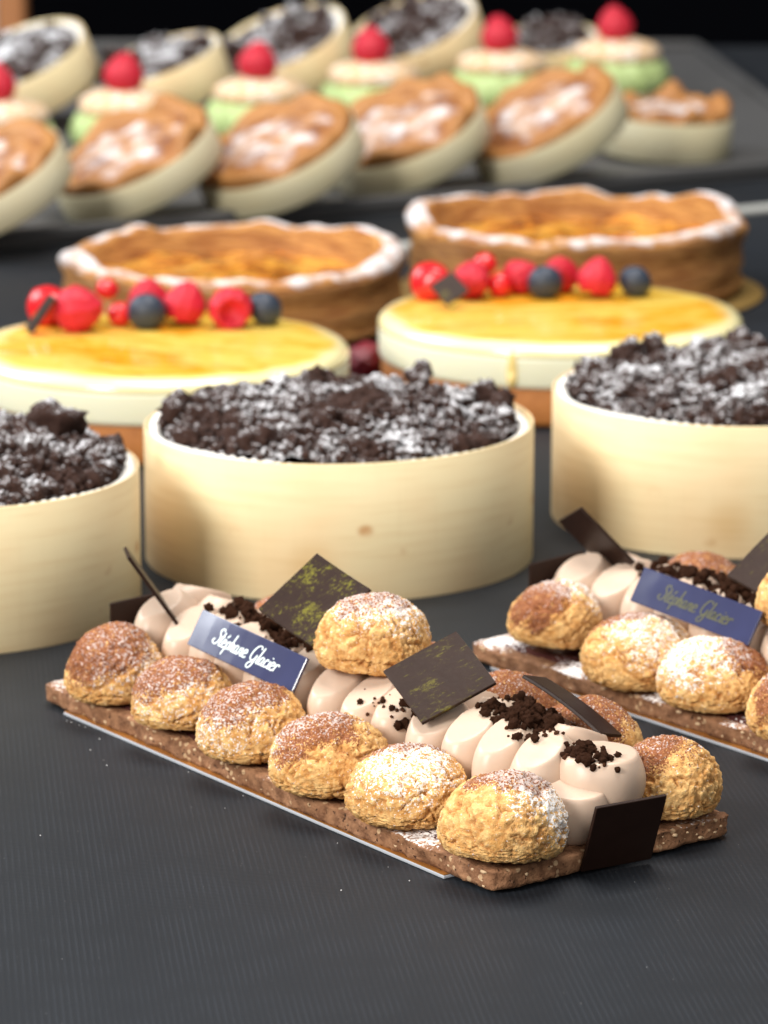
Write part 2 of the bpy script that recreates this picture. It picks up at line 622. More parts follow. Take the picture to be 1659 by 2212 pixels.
def chou_meshes(seed, r, h, cocoa, sugar, sub=5):
    o = seed * 3.71
    V0, F0 = ico(sub)
    cd, ca, cb = cocoa
    sd, sa, sb, sm = sugar
    hB, hT = 0.25 * h, 0.75 * h
    V, cr, co, su = [], [], [], []
    ex, ey = 1 + 0.04 * math.sin(o), 1 + 0.04 * math.cos(o * 1.3)
    for n in V0:
        if n.z >= 0:
            k = 1.0
            p = Vector((n.x * r * ex, n.y * r * ey, hB + (n.z ** 0.93) * hT))
        else:
            q = -n.z
            m_ = max(1e-4, math.sqrt(max(0, 1 - q * q)))
            f_ = m_ ** 0.34 / m_ if q < .97 else 1.6
            zz = -min(1, q / 0.72) ** 1.2 * hB * 0.80
            p = Vector((n.x * r * ex * f_, n.y * r * ey * f_, hB + zz))
        # lopsided body
        big = 0.0015 * N(p, 45, o) + 0.0006 * N(p, 110, o + 5)
        wq = Vector((p.x + 0.0014 * N(p, 230, o + 1), p.y + 0.0014 * N(p, 230, o + 2), p.z + 0.0014 * N(p, 230, o + 3)))
        ds, _ = noise.voronoi(Vector((wq.x + o, wq.y, wq.z)) / 0.0074)
        e = ds[1] - ds[0]
        gate = smooth(N(p, 130, o + 7), -0.35, 0.25)
        crack = (1 - smooth(e, 0.0, 0.075)) * gate
        ds2, _ = noise.voronoi(Vector((wq.x + o, wq.y - o, wq.z)) / 0.0026)
        e2 = ds2[1] - ds2[0]
        c2 = (1 - smooth(e2, 0.0, 0.18)) * smooth(N(p, 150, o + 11), -0.2, 0.35)
        ds3, _ = noise.voronoi(Vector((wq.x - o, wq.y, wq.z + o)) / 0.0017)
        gran = 0.45 - min(ds3[0], 0.8)
        c3 = smooth(ds3[0], 0.42, 0.72)
        d = big + 0.0008 * gran - 0.0015 * crack - 0.0008 * c2 + 0.00030 * N(p, 420, o + 4) + 0.00030 * N(p, 800, o + 8) + 0.00042 * N(p, 1600, o + 9)
        if n.z < -0.35:
            d *= 0.5
        V.append(p + n * d)
        cr.append(min(1, crack + 0.45 * c2 + 0.42 * c3))
        wob = 0.22 * N(p, 120, o + 13) + 0.10 * N(p, 300, o + 15)
        co.append(smooth(n.dot(cd) + wob, ca, cb))
        su.append(sm * smooth(n.dot(sd) + wob, sa, sb))
    crust = make_mesh('crust', V, F0, 'craquelin', attrs=dict(crack=cr, cocoa=co, sugar=su))
    V1, F1 = ico(4)
    B = []
    for n in V1:
        p = Vector((n.x * r * 0.80, n.y * r * 0.80, 0.40 * h + n.z * 0.41 * h))
        p.z = max(p.z, 0.0)
        B.append(p + n * 0.0008 * N(p, 160, o))
    for b in B:
        b.z = max(b.z, 0.0)
    return make_mesh('chou', B, F1, 'bun'), crust


def lobe(cx, cy, yaw, a, b, cz, hz, z0, tb, ta, flip, seed, nu=72, nv=44, press=0.14):
    """piped lobe: ellipsoid sheared off by a slanted plane; front = +y unless flip"""
    V, Fc = [], []
    cy_, sy_ = math.cos(yaw), math.sin(yaw)
    for j in range(nv + 1):
        ph = math.pi * j / nv
        for i in range(nu):
            th = 2 * math.pi * i / nu
            x, y, z = math.sin(ph) * math.cos(th), math.sin(ph) * math.sin(th), math.cos(ph)
            # front end fat, inner end drawn to a tail
            tail = 1 - 0.28 * smooth(-y, 0.1, 1.0)
            X, Y, Z = a * x * tail, b * y, cz + hz * z * (1 - 0.12 * smooth(-y, 0, 1))
            Z += 0.0007 * N((X, Y, Z), 90, seed)
            X += 0.0008 * N((X, Y, Z), 70, seed + 4)
            zc = z0 - tb * (Y + 0.0010 * N((X, Y, 0), 160, seed + 6)) + ta * X
            if Z > zc:
                Z = zc + press * (Z - zc) - 0.0011 * (1 - (x * x + y * y)) * 0.5
            if flip:
                X, Y = -X, -Y
            Z = max(Z, 0.0)
            V.append(Vector((cx + X * cy_ - Y * sy_, cy + X * sy_ + Y * cy_, TZ + Z)))
    for j in range(nv):
        for i in range(nu):
            k = (i + 1) % nu
            Fc.append([j * nu + i, (j + 1) * nu + i, (j + 1) * nu + k, j * nu + k])
    return V, Fc


GL = {
    'S': ([[(.55, .85), (.45, 1.0), (.28, .95), (.25, .75), (.42, .5), (.4, .2), (.2, .0), (.0, .08), (-.02, .25), (.1, .3)]], .5),
    't': ([[(.2, .85), (.08, .15), (.15, 0), (.28, .06)], [(.02, .55), (.32, .58)]], .28),
    'e': ([[(.02, .22), (.25, .3), (.24, .45), (.12, .47), (.02, .25), (.08, .03), (.2, 0), (.33, .1)]], .34),
    'E': ([[(.02, .22), (.25, .3), (.24, .45), (.12, .47), (.02, .25), (.08, .03), (.2, 0), (.33, .1)], [(.2, .62), (.34, .82)]], .34),
    'p': ([[(.12, .45), (.05, .05), (-.02, -.4)], [(.08, .3), (.2, .46), (.32, .4), (.3, .12), (.18, 0), (.05, .08)]], .36),
    'h': ([[(.2, 1.0), (.12, .5), (.04, 0)], [(.08, .25), (.22, .45), (.3, .38), (.24, .1), (.3, 0), (.4, .08)]], .4),
    'a': ([[(.3, .4), (.18, .47), (.05, .32), (.02, .1), (.1, 0), (.22, .12), (.32, .45)], [(.31, .42), (.27, .08), (.34, 0), (.44, .08)]], .42),
    'n': ([[(.1, .45), (.06, .2), (.03, 0)], [(.06, .22), (.2, .45), (.3, .4), (.25, .1), (.31, 0), (.42, .08)]], .42),
    'G': ([[(.62, .82), (.5, 1.0), (.25, .92), (.08, .6), (.05, .25), (.2, .05), (.4, .15), (.5, .45)],
           [(.52, .45), (.42, -.2), (.25, -.42), (.08, -.35), (.12, -.15), (.4, .05)]], .6),
    'l': ([[(.22, 1.0), (.08, .12), (.14, 0), (.26, .08)]], .24),
    'c': ([[(.27, .38), (.18, .47), (.05, .3), (.04, .1), (.14, 0), (.3, .1)]], .32),
    'i': ([[(.12, .45), (.06, .1), (.12, 0), (.22, .08)], [(.17, .62), (.19, .68)]], .22),
    'r': ([[(.1, .45), (.06, .2), (.03, 0)], [(.07, .25), (.18, .44), (.3, .44), (.3, .36)]], .3),
    ' ': ([], .3)}


def lettering(text, cap, wdt):
    """script lettering as thin raised ribbons, centred, in the xy plane"""
    V, Fc = [], []
    x0 = 0
    for ch in text:
        strokes, adv = GL[ch]
        for st in strokes:
            P = [Vector((x0 + x + 0.16 * y, y, 0)) for x, y in st]
            Q = []
            for i in range(len(P) - 1):
                p0, p1, p2, p3 = P[max(i - 1, 0)], P[i], P[i + 1], P[min(i + 2, len(P) - 1)]
                for k in range(6):
                    u = k / 6
                    Q.append(0.5 * ((2 * p1) + (p2 - p0) * u + (2 * p0 - 5 * p1 + 4 * p2 - p3) * u * u + (3 * p1 - p0 - 3 * p2 + p3) * u ** 3))
            Q.append(P[-1])
            b0 = len(V)
            for i, q in enumerate(Q):
                d = (Q[min(i + 1, len(Q) - 1)] - Q[max(i - 1, 0)])
                d = d.normalized() if d.length > 0 else Vector((1, 0, 0))
                ww = wdt * (0.65 + 0.75 * abs(d.y))
                nrm = Vector((-d.y, d.x, 0)) * ww / 2
                V.append(q + nrm)
                V.append(q - nrm)
            for i in range(len(Q) - 1):
                Fc.append([b0 + 2 * i, b0 + 2 * i + 1, b0 + 2 * i + 3, b0 + 2 * i + 2])
        x0 += adv
    V = [Vector(((v.x - x0 / 2) * cap, (v.y - .35) * cap, 0)) for v in V]
    return V, Fc


def frame(A, E1, E2):
    """matrix whose x follows E1, -y follows E2 (flat piece), origin at the middle of the piece starting at corner A"""
    A, E1, E2 = Vector(A), Vector(E1), Vector(E2)
    x = E1.normalized()
    y = (-E2 - x * (-E2).dot(x)).normalized()
    z = x.cross(y)
    m = Matrix((x, y, z)).transposed().to_4x4()
    m.translation = A + E1 / 2 + E2 / 2
    return m, E1.length, E2.length


def shard(name, parent, A, E1, E2, mat, th=0.0012, curve=0.0):
    m, l1, l2 = frame(A, E1, E2)
    V, Fc = slab(l1, l2, th, 0.00025, 6 if curve else 0, curve)
    o = obj(name, V, Fc, mat, parent, smooth=False)
    o.matrix_local = m
    return o


def make_tart(loc, yaw, spec):
    rnd = random.Random(spec['seed'])
    sd = spec['seed']
    root = thing('choux_tart', spec['label'], 'tart', loc, (0, 0, yaw), 'choux tarts')
    # --- shortbread base: grid box with rough sides
    nx, ny, nz = 150, 56, 6
    bm = bmesh.new()
    bmesh.ops.create_cube(bm, size=1)
    for axis, n in ((0, nx), (1, ny), (2, nz)):
        for i in range(1, n):
            co = Vector((0, 0, 0))
            co[axis] = -0.5 + i / n
            no = Vector((0, 0, 0))
            no[axis] = 1
            bmesh.ops.bisect_plane(bm, geom=list(bm.verts) + list(bm.edges) + list(bm.faces), plane_co=co, plane_no=no)
    V, sg = [], []
    for v in bm.verts:
        c = v.co
        top = c.z > 0.49
        # rounded plan corners and a crumbly rim
        x, y = c.x * TL, c.y * TWD
        z = (c.z + 0.5) * (TZ - 0.0015) + 0.0015
        ex = TL / 2 - abs(x)
        ey = TWD / 2 - abs(y)
        side = max(0.0, 1 - min(ex, ey) / 0.004)
        q = (x, y, z)
        out = Vector((math.copysign(1, x) if ex < 0.003 else 0, math.copysign(1, y) if ey < 0.003 else 0, 0))
        if ex < 0.005 and ey < 0.005:
            out *= 0.5
            x -= math.copysign(0.0012, x) * (1 - ex / 0.005) * (1 - ey / 0.005)
            y -= math.copysign(0.0012, y) * (1 - ex / 0.005) * (1 - ey / 0.005)
        d = 0.0016 * N(q, 70, sd) + 0.0010 * N(q, 240, sd + 3) + 0.0006 * N(q, 700, sd + 5)
        bow = 0.0012 * math.sin(x * 24 + sd)
        x += out.x * d * side
        y += out.y * d * side + bow * (1 if c.y > 0 else -1) * (0.6 if abs(c.y) > .49 else 0)
        if top:
            z += 0.0005 * N(q, 150, sd + 9) + 0.00025 * N(q, 500, sd + 2) - 0.0010 * side * side * (0.6 + 0.4 * N(q, 200, sd))
        V.append(Vector((x + TL / 2, y - TWD / 2, z)))
        s = 0
        if top:
            X, Y = V[-1].x, V[-1].y
            for (px, py, pr, pa) in spec['sugar']:
                s = max(s, pa * (1 - smooth(math.hypot(X - px, (Y - py) * 1.2), 0, pr)))
        sg.append(s)
    bm.verts.index_update()
    Fb = [[v.index for v in f.verts] for f in bm.faces]
    bm.free()
    base = obj('shortbread_base', V, Fb, 'shortbread', root, attrs=dict(sugar=sg))
    # nut pieces showing in the cut sides
    NV, NF = [], []
    v0, f0 = ico(1)
    for i in range(95):
        rr = rnd.uniform(0.0003, 0.0012)
        if rnd.random() < 0.72:
            p = Vector((rnd.uniform(.004, TL - .004), 0.0003, rnd.uniform(0.002, TZ - 0.001)))
            p.y = 0.0012 * math.sin((p.x - TL / 2) * 24 + sd) * .6 - 0.0006 + .0010 * N((p.x - TL / 2, TWD / 2, p.z), 70, sd)
        else:
            p = Vector((0.0005, rnd.uniform(-TWD + .005, -.005), rnd.uniform(0.002, TZ - 0.001)))
        ax = Vector((rnd.uniform(.7, 1.7), rnd.uniform(.7, 1.0), rnd.uniform(.4, .9)))
        b0 = len(NV)
        for n in v0:
            NV.append(p + Vector((n.x * ax.x, n.y * ax.y, n.z * ax.z)) * rr)
        NF += [[b0 + k for k in f] for f in f0]
    nt = obj('nut_pieces', NV, NF, 'nut_piece', base)
    nt['kind'] = 'stuff'
    # --- chocolate glaze on top
    G, GF, gs = [], [], []
    gx, gy = 120, 40
    for j in range(gy + 1):
        for i in range(gx + 1):
            x = 0.006 + (TL - 0.012) * i / gx
            y = -0.004 - (TWD - 0.008) * j / gy
            e = min(i, gx - i, (j) * 1.0, (gy - j) * 1.0)
            q = (x, y, 0)
            if e == 0:
                x += 0.002 * N(q, 90, sd + 1)
                y += 0.0020 * N(q, 80, sd + 2)
            z = TZ + 0.0011 + 0.0006 * N(q, 70, sd + 8) - (0.0022 if e == 0 else 0.0004 if e == 1 else 0)
            G.append(Vector((x, y, z)))
            s = 0
            for (px, py, pr, pa) in spec['sugar']:
                s = max(s, pa * (1 - smooth(math.hypot(x - px, (y - py) * 1.2), 0, pr)))
            gs.append(s)
    for j in range(gy):
        for i in range(gx):
            a = j * (gx + 1) + i
            GF.append([a, a + gx + 1, a + gx + 2, a + 1])
    obj('chocolate_glaze', G, GF, 'glaze', root, attrs=dict(sugar=gs))
    # --- choux
    for i, (x, y, z, r, h, tilt, cc, ss) in enumerate(spec['choux']):
        bun, crust = chou_meshes(sd * 7 + i * 1.37 + 1, r, h, cc, ss, 6 if i < 7 or i == 12 else 5)
        b = link('chou', bun, root, (x, y, z), tilt)
        link('crust', crust, b)
    # --- piped cream
    CV, CF = [], []

    def add(V, Fc):
        b0 = len(CV)
        CV.extend(V)
        CF.extend([[k + b0 for k in f] for f in Fc])
        obj('cream_lobe', V, Fc, 'cream', root)
    pitch = 0.0182
    for i in range(13):
        u = 0.0265 + pitch * i + rnd.uniform(-.0012, .0012)
        k = rnd.uniform(.95, 1.08)
        add(*lobe(u, -0.0425 + rnd.uniform(-.001, .001), R(rnd.uniform(14, 26)), 0.0099 * k, 0.0178, 0.0150 * k, 0.0160,
                  0.0282 * k, 0.36, rnd.uniform(-.05, .18), False, sd + i))
        add(*lobe(u + pitch * .5, -0.0595 + rnd.uniform(-.001, .001), R(rnd.uniform(14, 26)), 0.0106, 0.0178, 0.0150 * k, 0.0165,
                  0.0285, 0.40, rnd.uniform(-.1, .1), True, sd + 30 + i))
    for (lx, ly, yw, a, b, cz, hz, z0, tb, ta) in spec['ends']:
        add(*lobe(lx, ly, R(yw), a, b, cz, hz, z0, tb, ta, False, sd + 60 + lx * 100))
    bvh = BVHTree.FromPolygons(CV, CF)
    # --- chocolate pieces
    for name, A, E1, E2, mat, th, cv in spec['shards']:
        shard(name, root, A, E1, E2, mat, th, cv)
    # --- name plaque
    A, E1, E2, lm = spec['plaque']
    pl = shard('name_plaque', root, A, E1, E2, 'plaque', 0.0013, -0.0006)
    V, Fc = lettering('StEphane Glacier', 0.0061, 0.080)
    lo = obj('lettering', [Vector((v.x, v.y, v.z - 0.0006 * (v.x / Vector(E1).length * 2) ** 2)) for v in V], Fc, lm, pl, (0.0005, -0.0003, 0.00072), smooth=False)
    # --- crumbs
    small_V, small_F = [], []
    v1, f1 = ico(1)
    for (cx, cy, rx, ry, n, smin, smax) in spec['crumbs']:
        for k in range(n):
            a, q = rnd.uniform(0, 2 * math.pi), math.sqrt(rnd.random()) * (1.0 if rnd.random() < .85 else 1.35)
            x, y = cx + rx * q * math.cos(a), cy + ry * q * math.sin(a)
            s = smin + (smax - smin) * rnd.random() ** 2.2
            h = bvh.ray_cast(Vector((x, y, 0.2)), Vector((0, 0, -1)))
            if h[0] is None:
                continue
            pile = rnd.random() ** 2 * 0.0032 * max(0, 1 - q)
            if s > 0.00085:
                link('crumb', CRUMBS[rnd.randrange(8)], root, (x, y, h[0].z + s * .55 + pile),
                     (rnd.uniform(0, 6), rnd.uniform(0, 6), rnd.uniform(0, 6)), s)
            else:
                b0 = len(small_V)
                o = rnd.uniform(0, 30)
                for nv in v1:
                    small_V.append(Vector((x, y, h[0].z + s * .5)) + nv * s * (1 + .45 * N(nv, 2, o)))
                small_F += [[b0 + i for i in f] for f in f1]
    fs = obj('fine_crumbs', small_V, small_F, 'crumb', root)
    fs['kind'] = 'stuff'
    return root


# dusting: (direction, start, full) for cocoa and (direction, start, full, amount) for icing sugar
C_BACK = (idir(.45, .9, -.2), .35, .85)
C_TOP = (idir(.25, .85, .35), .30, .80)
C_WIDE = (idir(.1, .8, .5), .15, .70)
S_LEFT = lambda k: (idir(-.30, .85, .30), .22, .95, k)
S_RIGHT = lambda k: (idir(.65, .7, .15), .05, .85, k)
S_ALL = lambda k: (idir(.1, .95, .25), .10, .9, k)
Z1 = TZ + 0.0012
front = [
    (.0125, -.0135, Z1, .0207, .0248, (R(3), R(-2), 0.3), (idir(.15, .95, .1), .55, .90), S_RIGHT(.95)),
    (.0590, -.0125, Z1, .0205, .0230, (R(-2), R(3), 1.3), (idir(.40, .9, -.1), .50, .88), S_LEFT(.86)),
    (.0985, -.0095, Z1, .0204, .0243, (0, R(2), 2.2), (idir(.10, .9, -.1), .45, .90), S_RIGHT(.72)),
    (.1455, -.0105, Z1, .0190, .0242, (R(2), 0, 3.9), C_TOP, S_RIGHT(.56)),
    (.1880, -.0100, Z1, .0178, .0240, (R(-3), R(2), 4.4), C_WIDE, S_RIGHT(.50)),
    (.2315, -.0105, Z1, .0178, .0255, (0, R(-4), 5.2), C_WIDE, S_RIGHT(.52)),
]
back = [(.0138, -.0825, Z1, .0178, .0240, (0, 0, 1.1), (idir(-.1, .95, -.2), .2, .8), (idir(.4, .9, 0), .2, .9, .42))]
for i, u in enumerate((.0590, .1010, .1450, .1880, .2310)):
    back.append((u, -.0860, Z1, .0195, .0258, (0, 0, 2.1 + i), (idir(0, 1, 0), .1, .7), S_ALL(.35)))
topc = [(.1315, -.0505, .0350, .0208, .0258, (R(4), R(-3), 0.8), (idir(-.15, .95, .1), .60, .98), S_ALL(.86))]


def tl(u, v, z):
    return (u, -v, z)


P1 = dict(
    seed=3, label='near choux tart on dark cloth, blue plaque with silver lettering',
    choux=front + back + topc,
    sugar=[(.042, -.004, .024, .95), (.258, -.010, .022, .9), (.262, -.06, .03, .7), (.0, -.085, .02, .5), (.12, -.002, .012, .4)],
    ends=[(.0135, -.0530, 75, .0150, .0160, .0170, .0150, .0262, .02, 0.0),
          (.0115, -.0415, 60, .0125, .0135, .0110, .0135, .0190, .20, 0.0),
          (.252, -.050, 60, .0155, .0150, .0130, .0150, .027, .35, 0.0)],
    shards=[
        ('chocolate_square', tl(.1695, .055, .0663), tl(-.0268, .0035, -.0078), tl(.0017, -.0236, -.0166), 'gold_choc_heavy', .0013, .0006),
        ('chocolate_square', tl(.0905, .055, .0564), tl(-.0254, -.0029, -.0114), tl(.0079, -.0243, -.0115), 'gold_choc_light', .0013, -.0006),
        ('chocolate_square', tl(-.0099, .0330, .0253), tl(-.0030, .0260, 0), tl(.0084, .0010, -.0233), 'choc', .0013, 0),
        ('chocolate_square', tl(.0539, .0600, .0464), tl(-.0275, .0104, -.0151), tl(.0165, .0121, -.0010), 'choc', .0013, .0010),
        ('chocolate_square', tl(.2375, .0190, .0590), tl(-.0105, .0135, -.0245), tl(.0195, .0140, -.0062), 'choc', .0013, 0),
        ('chocolate_square', tl(.2650, .0315, .0325), tl(.0005, .0270, .0010), tl(.0015, -.0020, -.0250), 'choc', .0013, 0)],
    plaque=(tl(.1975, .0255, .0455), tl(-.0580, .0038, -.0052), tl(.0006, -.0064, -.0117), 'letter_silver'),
    crumbs=[(.190, -.054, .022, .010, 230, .0004, .0019), (.166, -.048, .016, .008, 130, .0004, .0017), (.215, -.050, .012, .008, 34, .0004, .0022),
            (.050, -.052, .016, .0090, 300, .0004, .0018), (.034, -.044, .010, .006, 40, .0004, .0014),
            (.011, -.047, .0095, .0060, 110, .0004, .0017), (.086, -.036, .0085, .007, 60, .0004, .0016), (.108, -.034, .008, .004, 12, .0003, .0010),
            (.062, -.064, .012, .006, 34, .0004, .0020)])
SH = [  # board: gold face, white cut edge
]


def cake_board(label, loc, yaw, x0, x1, y0, y1):
    b = thing('cake_board', label, 'cake board', loc, (0, 0, yaw), 'thin cake boards under the tarts')
    V, Fc = slab(x1 - x0, y1 - y0, 0.0011, 0.0002)
    obj('card', V, Fc, 'board_white', b, ((x0 + x1) / 2, (y0 + y1) / 2, 0.00065))
    V, Fc = slab(x1 - x0 - .0004, y1 - y0 - .0004, 0.0003, 0)
    obj('gold_face', V, Fc, 'board_gold', b, ((x0 + x1) / 2, (y0 + y1) / 2, 0.00136), smooth=False)


TARTYAW = R(126.33)
make_tart((0.0332, 1.1529, 0), TARTYAW, P1)
cake_board('thin gold board with white edge under the near choux tart', (0.0332, 1.1529, 0), TARTYAW, .022, .247, -.094, .0018)

# second tart, further right
front2 = []
for i, (u, r, k) in enumerate(((.0125, .0205, .7), (.0560, .0205, .7), (.0985, .0200, .75), (.1430, .0197, .84), (.1830, .0203, .76), (.2305, .0172, .86))):
    front2.append((u, -.0115 - .001 * (i % 2), Z1 + (.0035 if i == 5 else 0), r, .0240 - .001 * (i == 5), (R(2 - i), R(i - 3), i * 1.9),
                   (idir(.55, .8, -.15), .48, .85), (idir(-.25, .80, .50), .15, .90, k)))
P2 = dict(P1)
P2.update(seed=11, label='choux tart cut off by the right edge, plaque with dull gold lettering',
          choux=front2 + [(u, y, z, r, h, (a, b, c + 2), cc, ss) for (u, y, z, r, h, (a, b, c), cc, ss) in back] +
          [(.1330, -.0490, .0335, .0205, .0265, (0, 0, 2.8), (idir(-.3, .9, .3), .2, .8), S_ALL(.35))],
          sugar=[(.256, -.010, .028, .95), (.208, -.003, .022, 1.0), (.164, -.002, .015, .9), (.122, -.002, .014, .7), (.262, -.06, .03, .7)],
          shards=[
              ('chocolate_square', tl(.1600, .0580, .0650), tl(-.0268, .0035, -.0078), tl(.0017, -.0236, -.0166), 'gold_choc_light', .0013, -.0006),
              ('chocolate_square', tl(.0905, .055, .0564), tl(-.0254, -.0029, -.0114), tl(.0079, -.0243, -.0115), 'gold_choc_light', .0013, -.0006),
              ('chocolate_square', tl(-.0099, .0330, .0253), tl(-.0030, .0260, 0), tl(.0084, .0010, -.0233), 'choc', .0013, 0),
              ('chocolate_square', tl(.0539, .0600, .0464), tl(-.0275, .0104, -.0151), tl(.0165, .0121, -.0010), 'choc', .0013, .0010),
              ('chocolate_square', tl(.2420, .0330, .0600), tl(-.0150, .0140, -.0205), tl(.0190, .0100, -.0130), 'choc', .0013, 0),
              ('chocolate_square', tl(.2650, .0315, .0325), tl(.0005, .0270, .0010), tl(.0015, -.0020, -.0250), 'choc', .0013, 0)],
          plaque=(tl(.1945, .0245, .0465), tl(-.0580, .0038, -.0052), tl(.0006, -.0064, -.0117), 'letter_gold'))
make_tart((0.1958, 1.2152, 0), R(128.3), P2)
cake_board('thin board with white edge under the right-hand choux tart', (0.1958, 1.2152, 0), R(128.3), .010, .250, -.094, .0016)


# ------------------------------------------------------------------ veneer boxes with crumble cakes
def in_frame(p, m=1.06):
    d = Vector(p) - Vector((0, 0, .399))
    c_, s_ = math.cos(R(13.5)), math.sin(R(13.5))
    dep = d.y * c_ - d.z * s_
    return abs(d.x / dep) < m * 829.5 / 8500


def wooden_box(label, loc, rad, h, mat='veneer', rot=None, group='round veneer boxes', seed=0, oval=1.0):
    o = thing('wooden_box', label, 'box', loc, rot, group)

    def fn(p, a, k):
        q = 1 + 0.006 * math.sin(2 * a + seed) + 0.003 * math.sin(3 * a + 2 * seed)
        return Vector((p.x * q, p.y * q * oval, p.z + (0.0008 * math.sin(a + seed) if k in (2, 3, 4, 5) else 0)))
    th = 0.0010
    V, Fc = lathe([(rad - .0004, .0), (rad, .0006), (rad, h - .0004), (rad - .0004, h), (rad - th + .0003, h), (rad - th, h - .0004), (rad - th, .002)], 128, fn)
    obj('veneer_band', V, Fc, mat, o)
    V, Fc = lathe([(0, .0004), (rad - .0015, .0004), (rad - .0015, .002), (0, .002)], 96, lambda p, a, k: Vector((p.x, p.y * oval, p.z)))
    obj('box_bottom', V, Fc, mat, o)
    return o


def crumble_cake(label, loc, rad, h, seed, n, extra=(), rot=None, lumpr=(.0016, .0052), group='chocolate crumble cakes', rise=.0080, filt=True):
    rnd = random.Random(seed)
    o = thing('crumble_cake', label, 'cake', loc, rot, group)
    # pleated paper case
    NP = 96
    V, Fc = [], []
    seg = NP * 4
    prof = ((.003, 0.5, .0024), (h * .5, .7, .0024), (h - .0030, .9, .0022), (h - .0012, 1.2, .0030), (h - .0014, 1.6, .0048), (h - .0030, 1.3, .0070))
    for z, k, dr in prof:
        for i in range(seg):
            a = 2 * math.pi * i / seg
            r = rad - dr + (.0007 * k) * (1 + .8 * N((math.cos(a), math.sin(a), 0), 4, seed)) * math.sin(NP * a + 1.5 * N((math.cos(a), math.sin(a), 0), 6, seed)) + .0003 * math.sin(7 * a + seed)
            V.append(Vector((r * math.cos(a), r * math.sin(a), z + (.0005 * math.sin(5 * a) + .0007 * math.sin(NP * a) if z > h * .9 else 0))))
    for j in range(len(prof) - 1):
        for i in range(seg):
            k = (i + 1) % seg
            Fc.append([j * seg + i, j * seg + k, (j + 1) * seg + k, (j + 1) * seg + i])
    pc = obj('paper_case', V, Fc, 'liner_paper', o)
    # cake body with rough top
    rc = rad - .0062
    gn = 170 if n > 100 else 70
    V, Fc, idx = [], [], {}
    for j in range(gn + 1):
        for i in range(gn + 1):
            x, y = (i / gn * 2 - 1) * 1.02, (j / gn * 2 - 1) * 1.02
            d = math.hypot(x, y)
            if d > 1.0:
                continue
            X, Y = x * rc, y * rc
            z = h - .0015 + rise * (1 - d ** 3) + .0028 * N((X, Y, 0), 75, seed) + .0026 * abs(N((X, Y, 0), 190, seed + 2)) + .0018 * N((X, Y, 0), 420, seed + 4) + .0012 * N((X, Y, 0), 900, seed + 4)
            idx[(i, j)] = len(V)
            V.append(Vector((X, Y, z)))
    for j in range(gn):
        for i in range(gn):
            k = [idx.get(q) for q in ((i, j), (i + 1, j), (i + 1, j + 1), (i, j + 1))]
            if None not in k:
                Fc.append(k)
    obj('cake_top', V, Fc, 'crumble', o)
    V2, F2 = lathe([(0, .0025), (rc, .0025), (rc, h - .004)], 64)
    obj('cake_side', V2, F2, 'crumb', o)
    if n > 100:      # small bits between the larger pieces
        BV, BF = [], []
        v1, f1 = ico(1)
        for k in range(1800):
            a, q = rnd.uniform(0, 2 * math.pi), math.sqrt(rnd.random())
            s = rnd.uniform(.0008, .0021)
            x, y = rc * q * math.cos(a), rc * q * math.sin(a)
            if not in_frame((loc[0] + x, loc[1] + y, loc[2] + h)):
                continue
            z = h - .0015 + rise * (1 - q ** 3) + .0028 * N((x, y, 0), 75, seed) + .0026 * abs(N((x, y, 0), 190, seed + 2)) + s * .5 + .002 * rnd.random() ** 3
            b0, ofs = len(BV), rnd.uniform(0, 40)
            for nv in v1:
                BV.append(Vector((x, y, z)) + nv * s * (1 + .5 * N(nv, 1.8, ofs)))
            BF += [[b0 + i for i in f] for f in f1]
        fb = obj('crumble_bits', BV, BF, 'crumble', o)
        fb['kind'] = 'stuff'
    cnt = 0
    tries = 0
    while cnt < n and tries < n * 6:
        tries += 1
        a, q = rnd.uniform(0, 2 * math.pi), math.sqrt(rnd.random())
        s = lumpr[0] + (lumpr[1] - lumpr[0]) * rnd.random() ** 1.8
        x, y = (rc - s * .4) * q * math.cos(a), (rc - s * .4) * q * math.sin(a)
        if filt and not in_frame((loc[0] + x, loc[1] + y, loc[2] + h)):
            continue
        z = h - .0015 + rise * (1 - q ** 3) + .0026 * N((x, y, 0), 75, seed) + s * .4
        link('crumble_piece', LUMPS[rnd.randrange(10)], o, (x, y, z), (rnd.uniform(0, 6), rnd.uniform(0, 6), rnd.uniform(0, 6)), s)
        cnt += 1
    for (x, y, z, s) in extra:
        link('crumble_piece', LUMPS[rnd.randrange(10)], o, (x, y, h + z), (rnd.uniform(0, 6), rnd.uniform(0, 6), rnd.uniform(0, 6)), s * .92)
    return o


BH = 0.0567
wooden_box('middle round veneer box standing behind the near choux tart', (-.0188, 1.5869, 0), .080, BH, seed=1)
crumble_cake('dark crumble cake in the middle veneer box with a big lump at its left rim', (-.0188, 1.5869, 0), .080, BH, 21, 290,
             extra=[(-.066, -.012, .006, .0085), (-.058, -.014, .004, .0070), (-.062, .004, .003, .007), (.034, .052, .008, .0062), (.060, .022, .006, .0072),
                    (.067, .014, .003, .0062), (.050, .004, .006, .0075), (-.012, .050, .006, .0075), (-.044, .010, .006, .0065), (-.030, -.056, .003, .0075), (-.040, -.050, .002, .006)])
wooden_box('left round veneer box cut off by the left edge of the frame', (-.1760, 1.5060, 0), .080, BH, seed=4)
crumble_cake('crumble cake in the left veneer box with one tall lump on top', (-.1760, 1.5060, 0), .080, BH, 22, 230,
             extra=[(.046, .028, .011, .0100), (.036, .034, .007, .007), (.060, -.004, .004, .007), (.040, -.020, .007, .008)])
wooden_box('right round veneer box cut off by the right edge of the frame', (.1525, 1.6576, 0), .080, BH, seed=7)
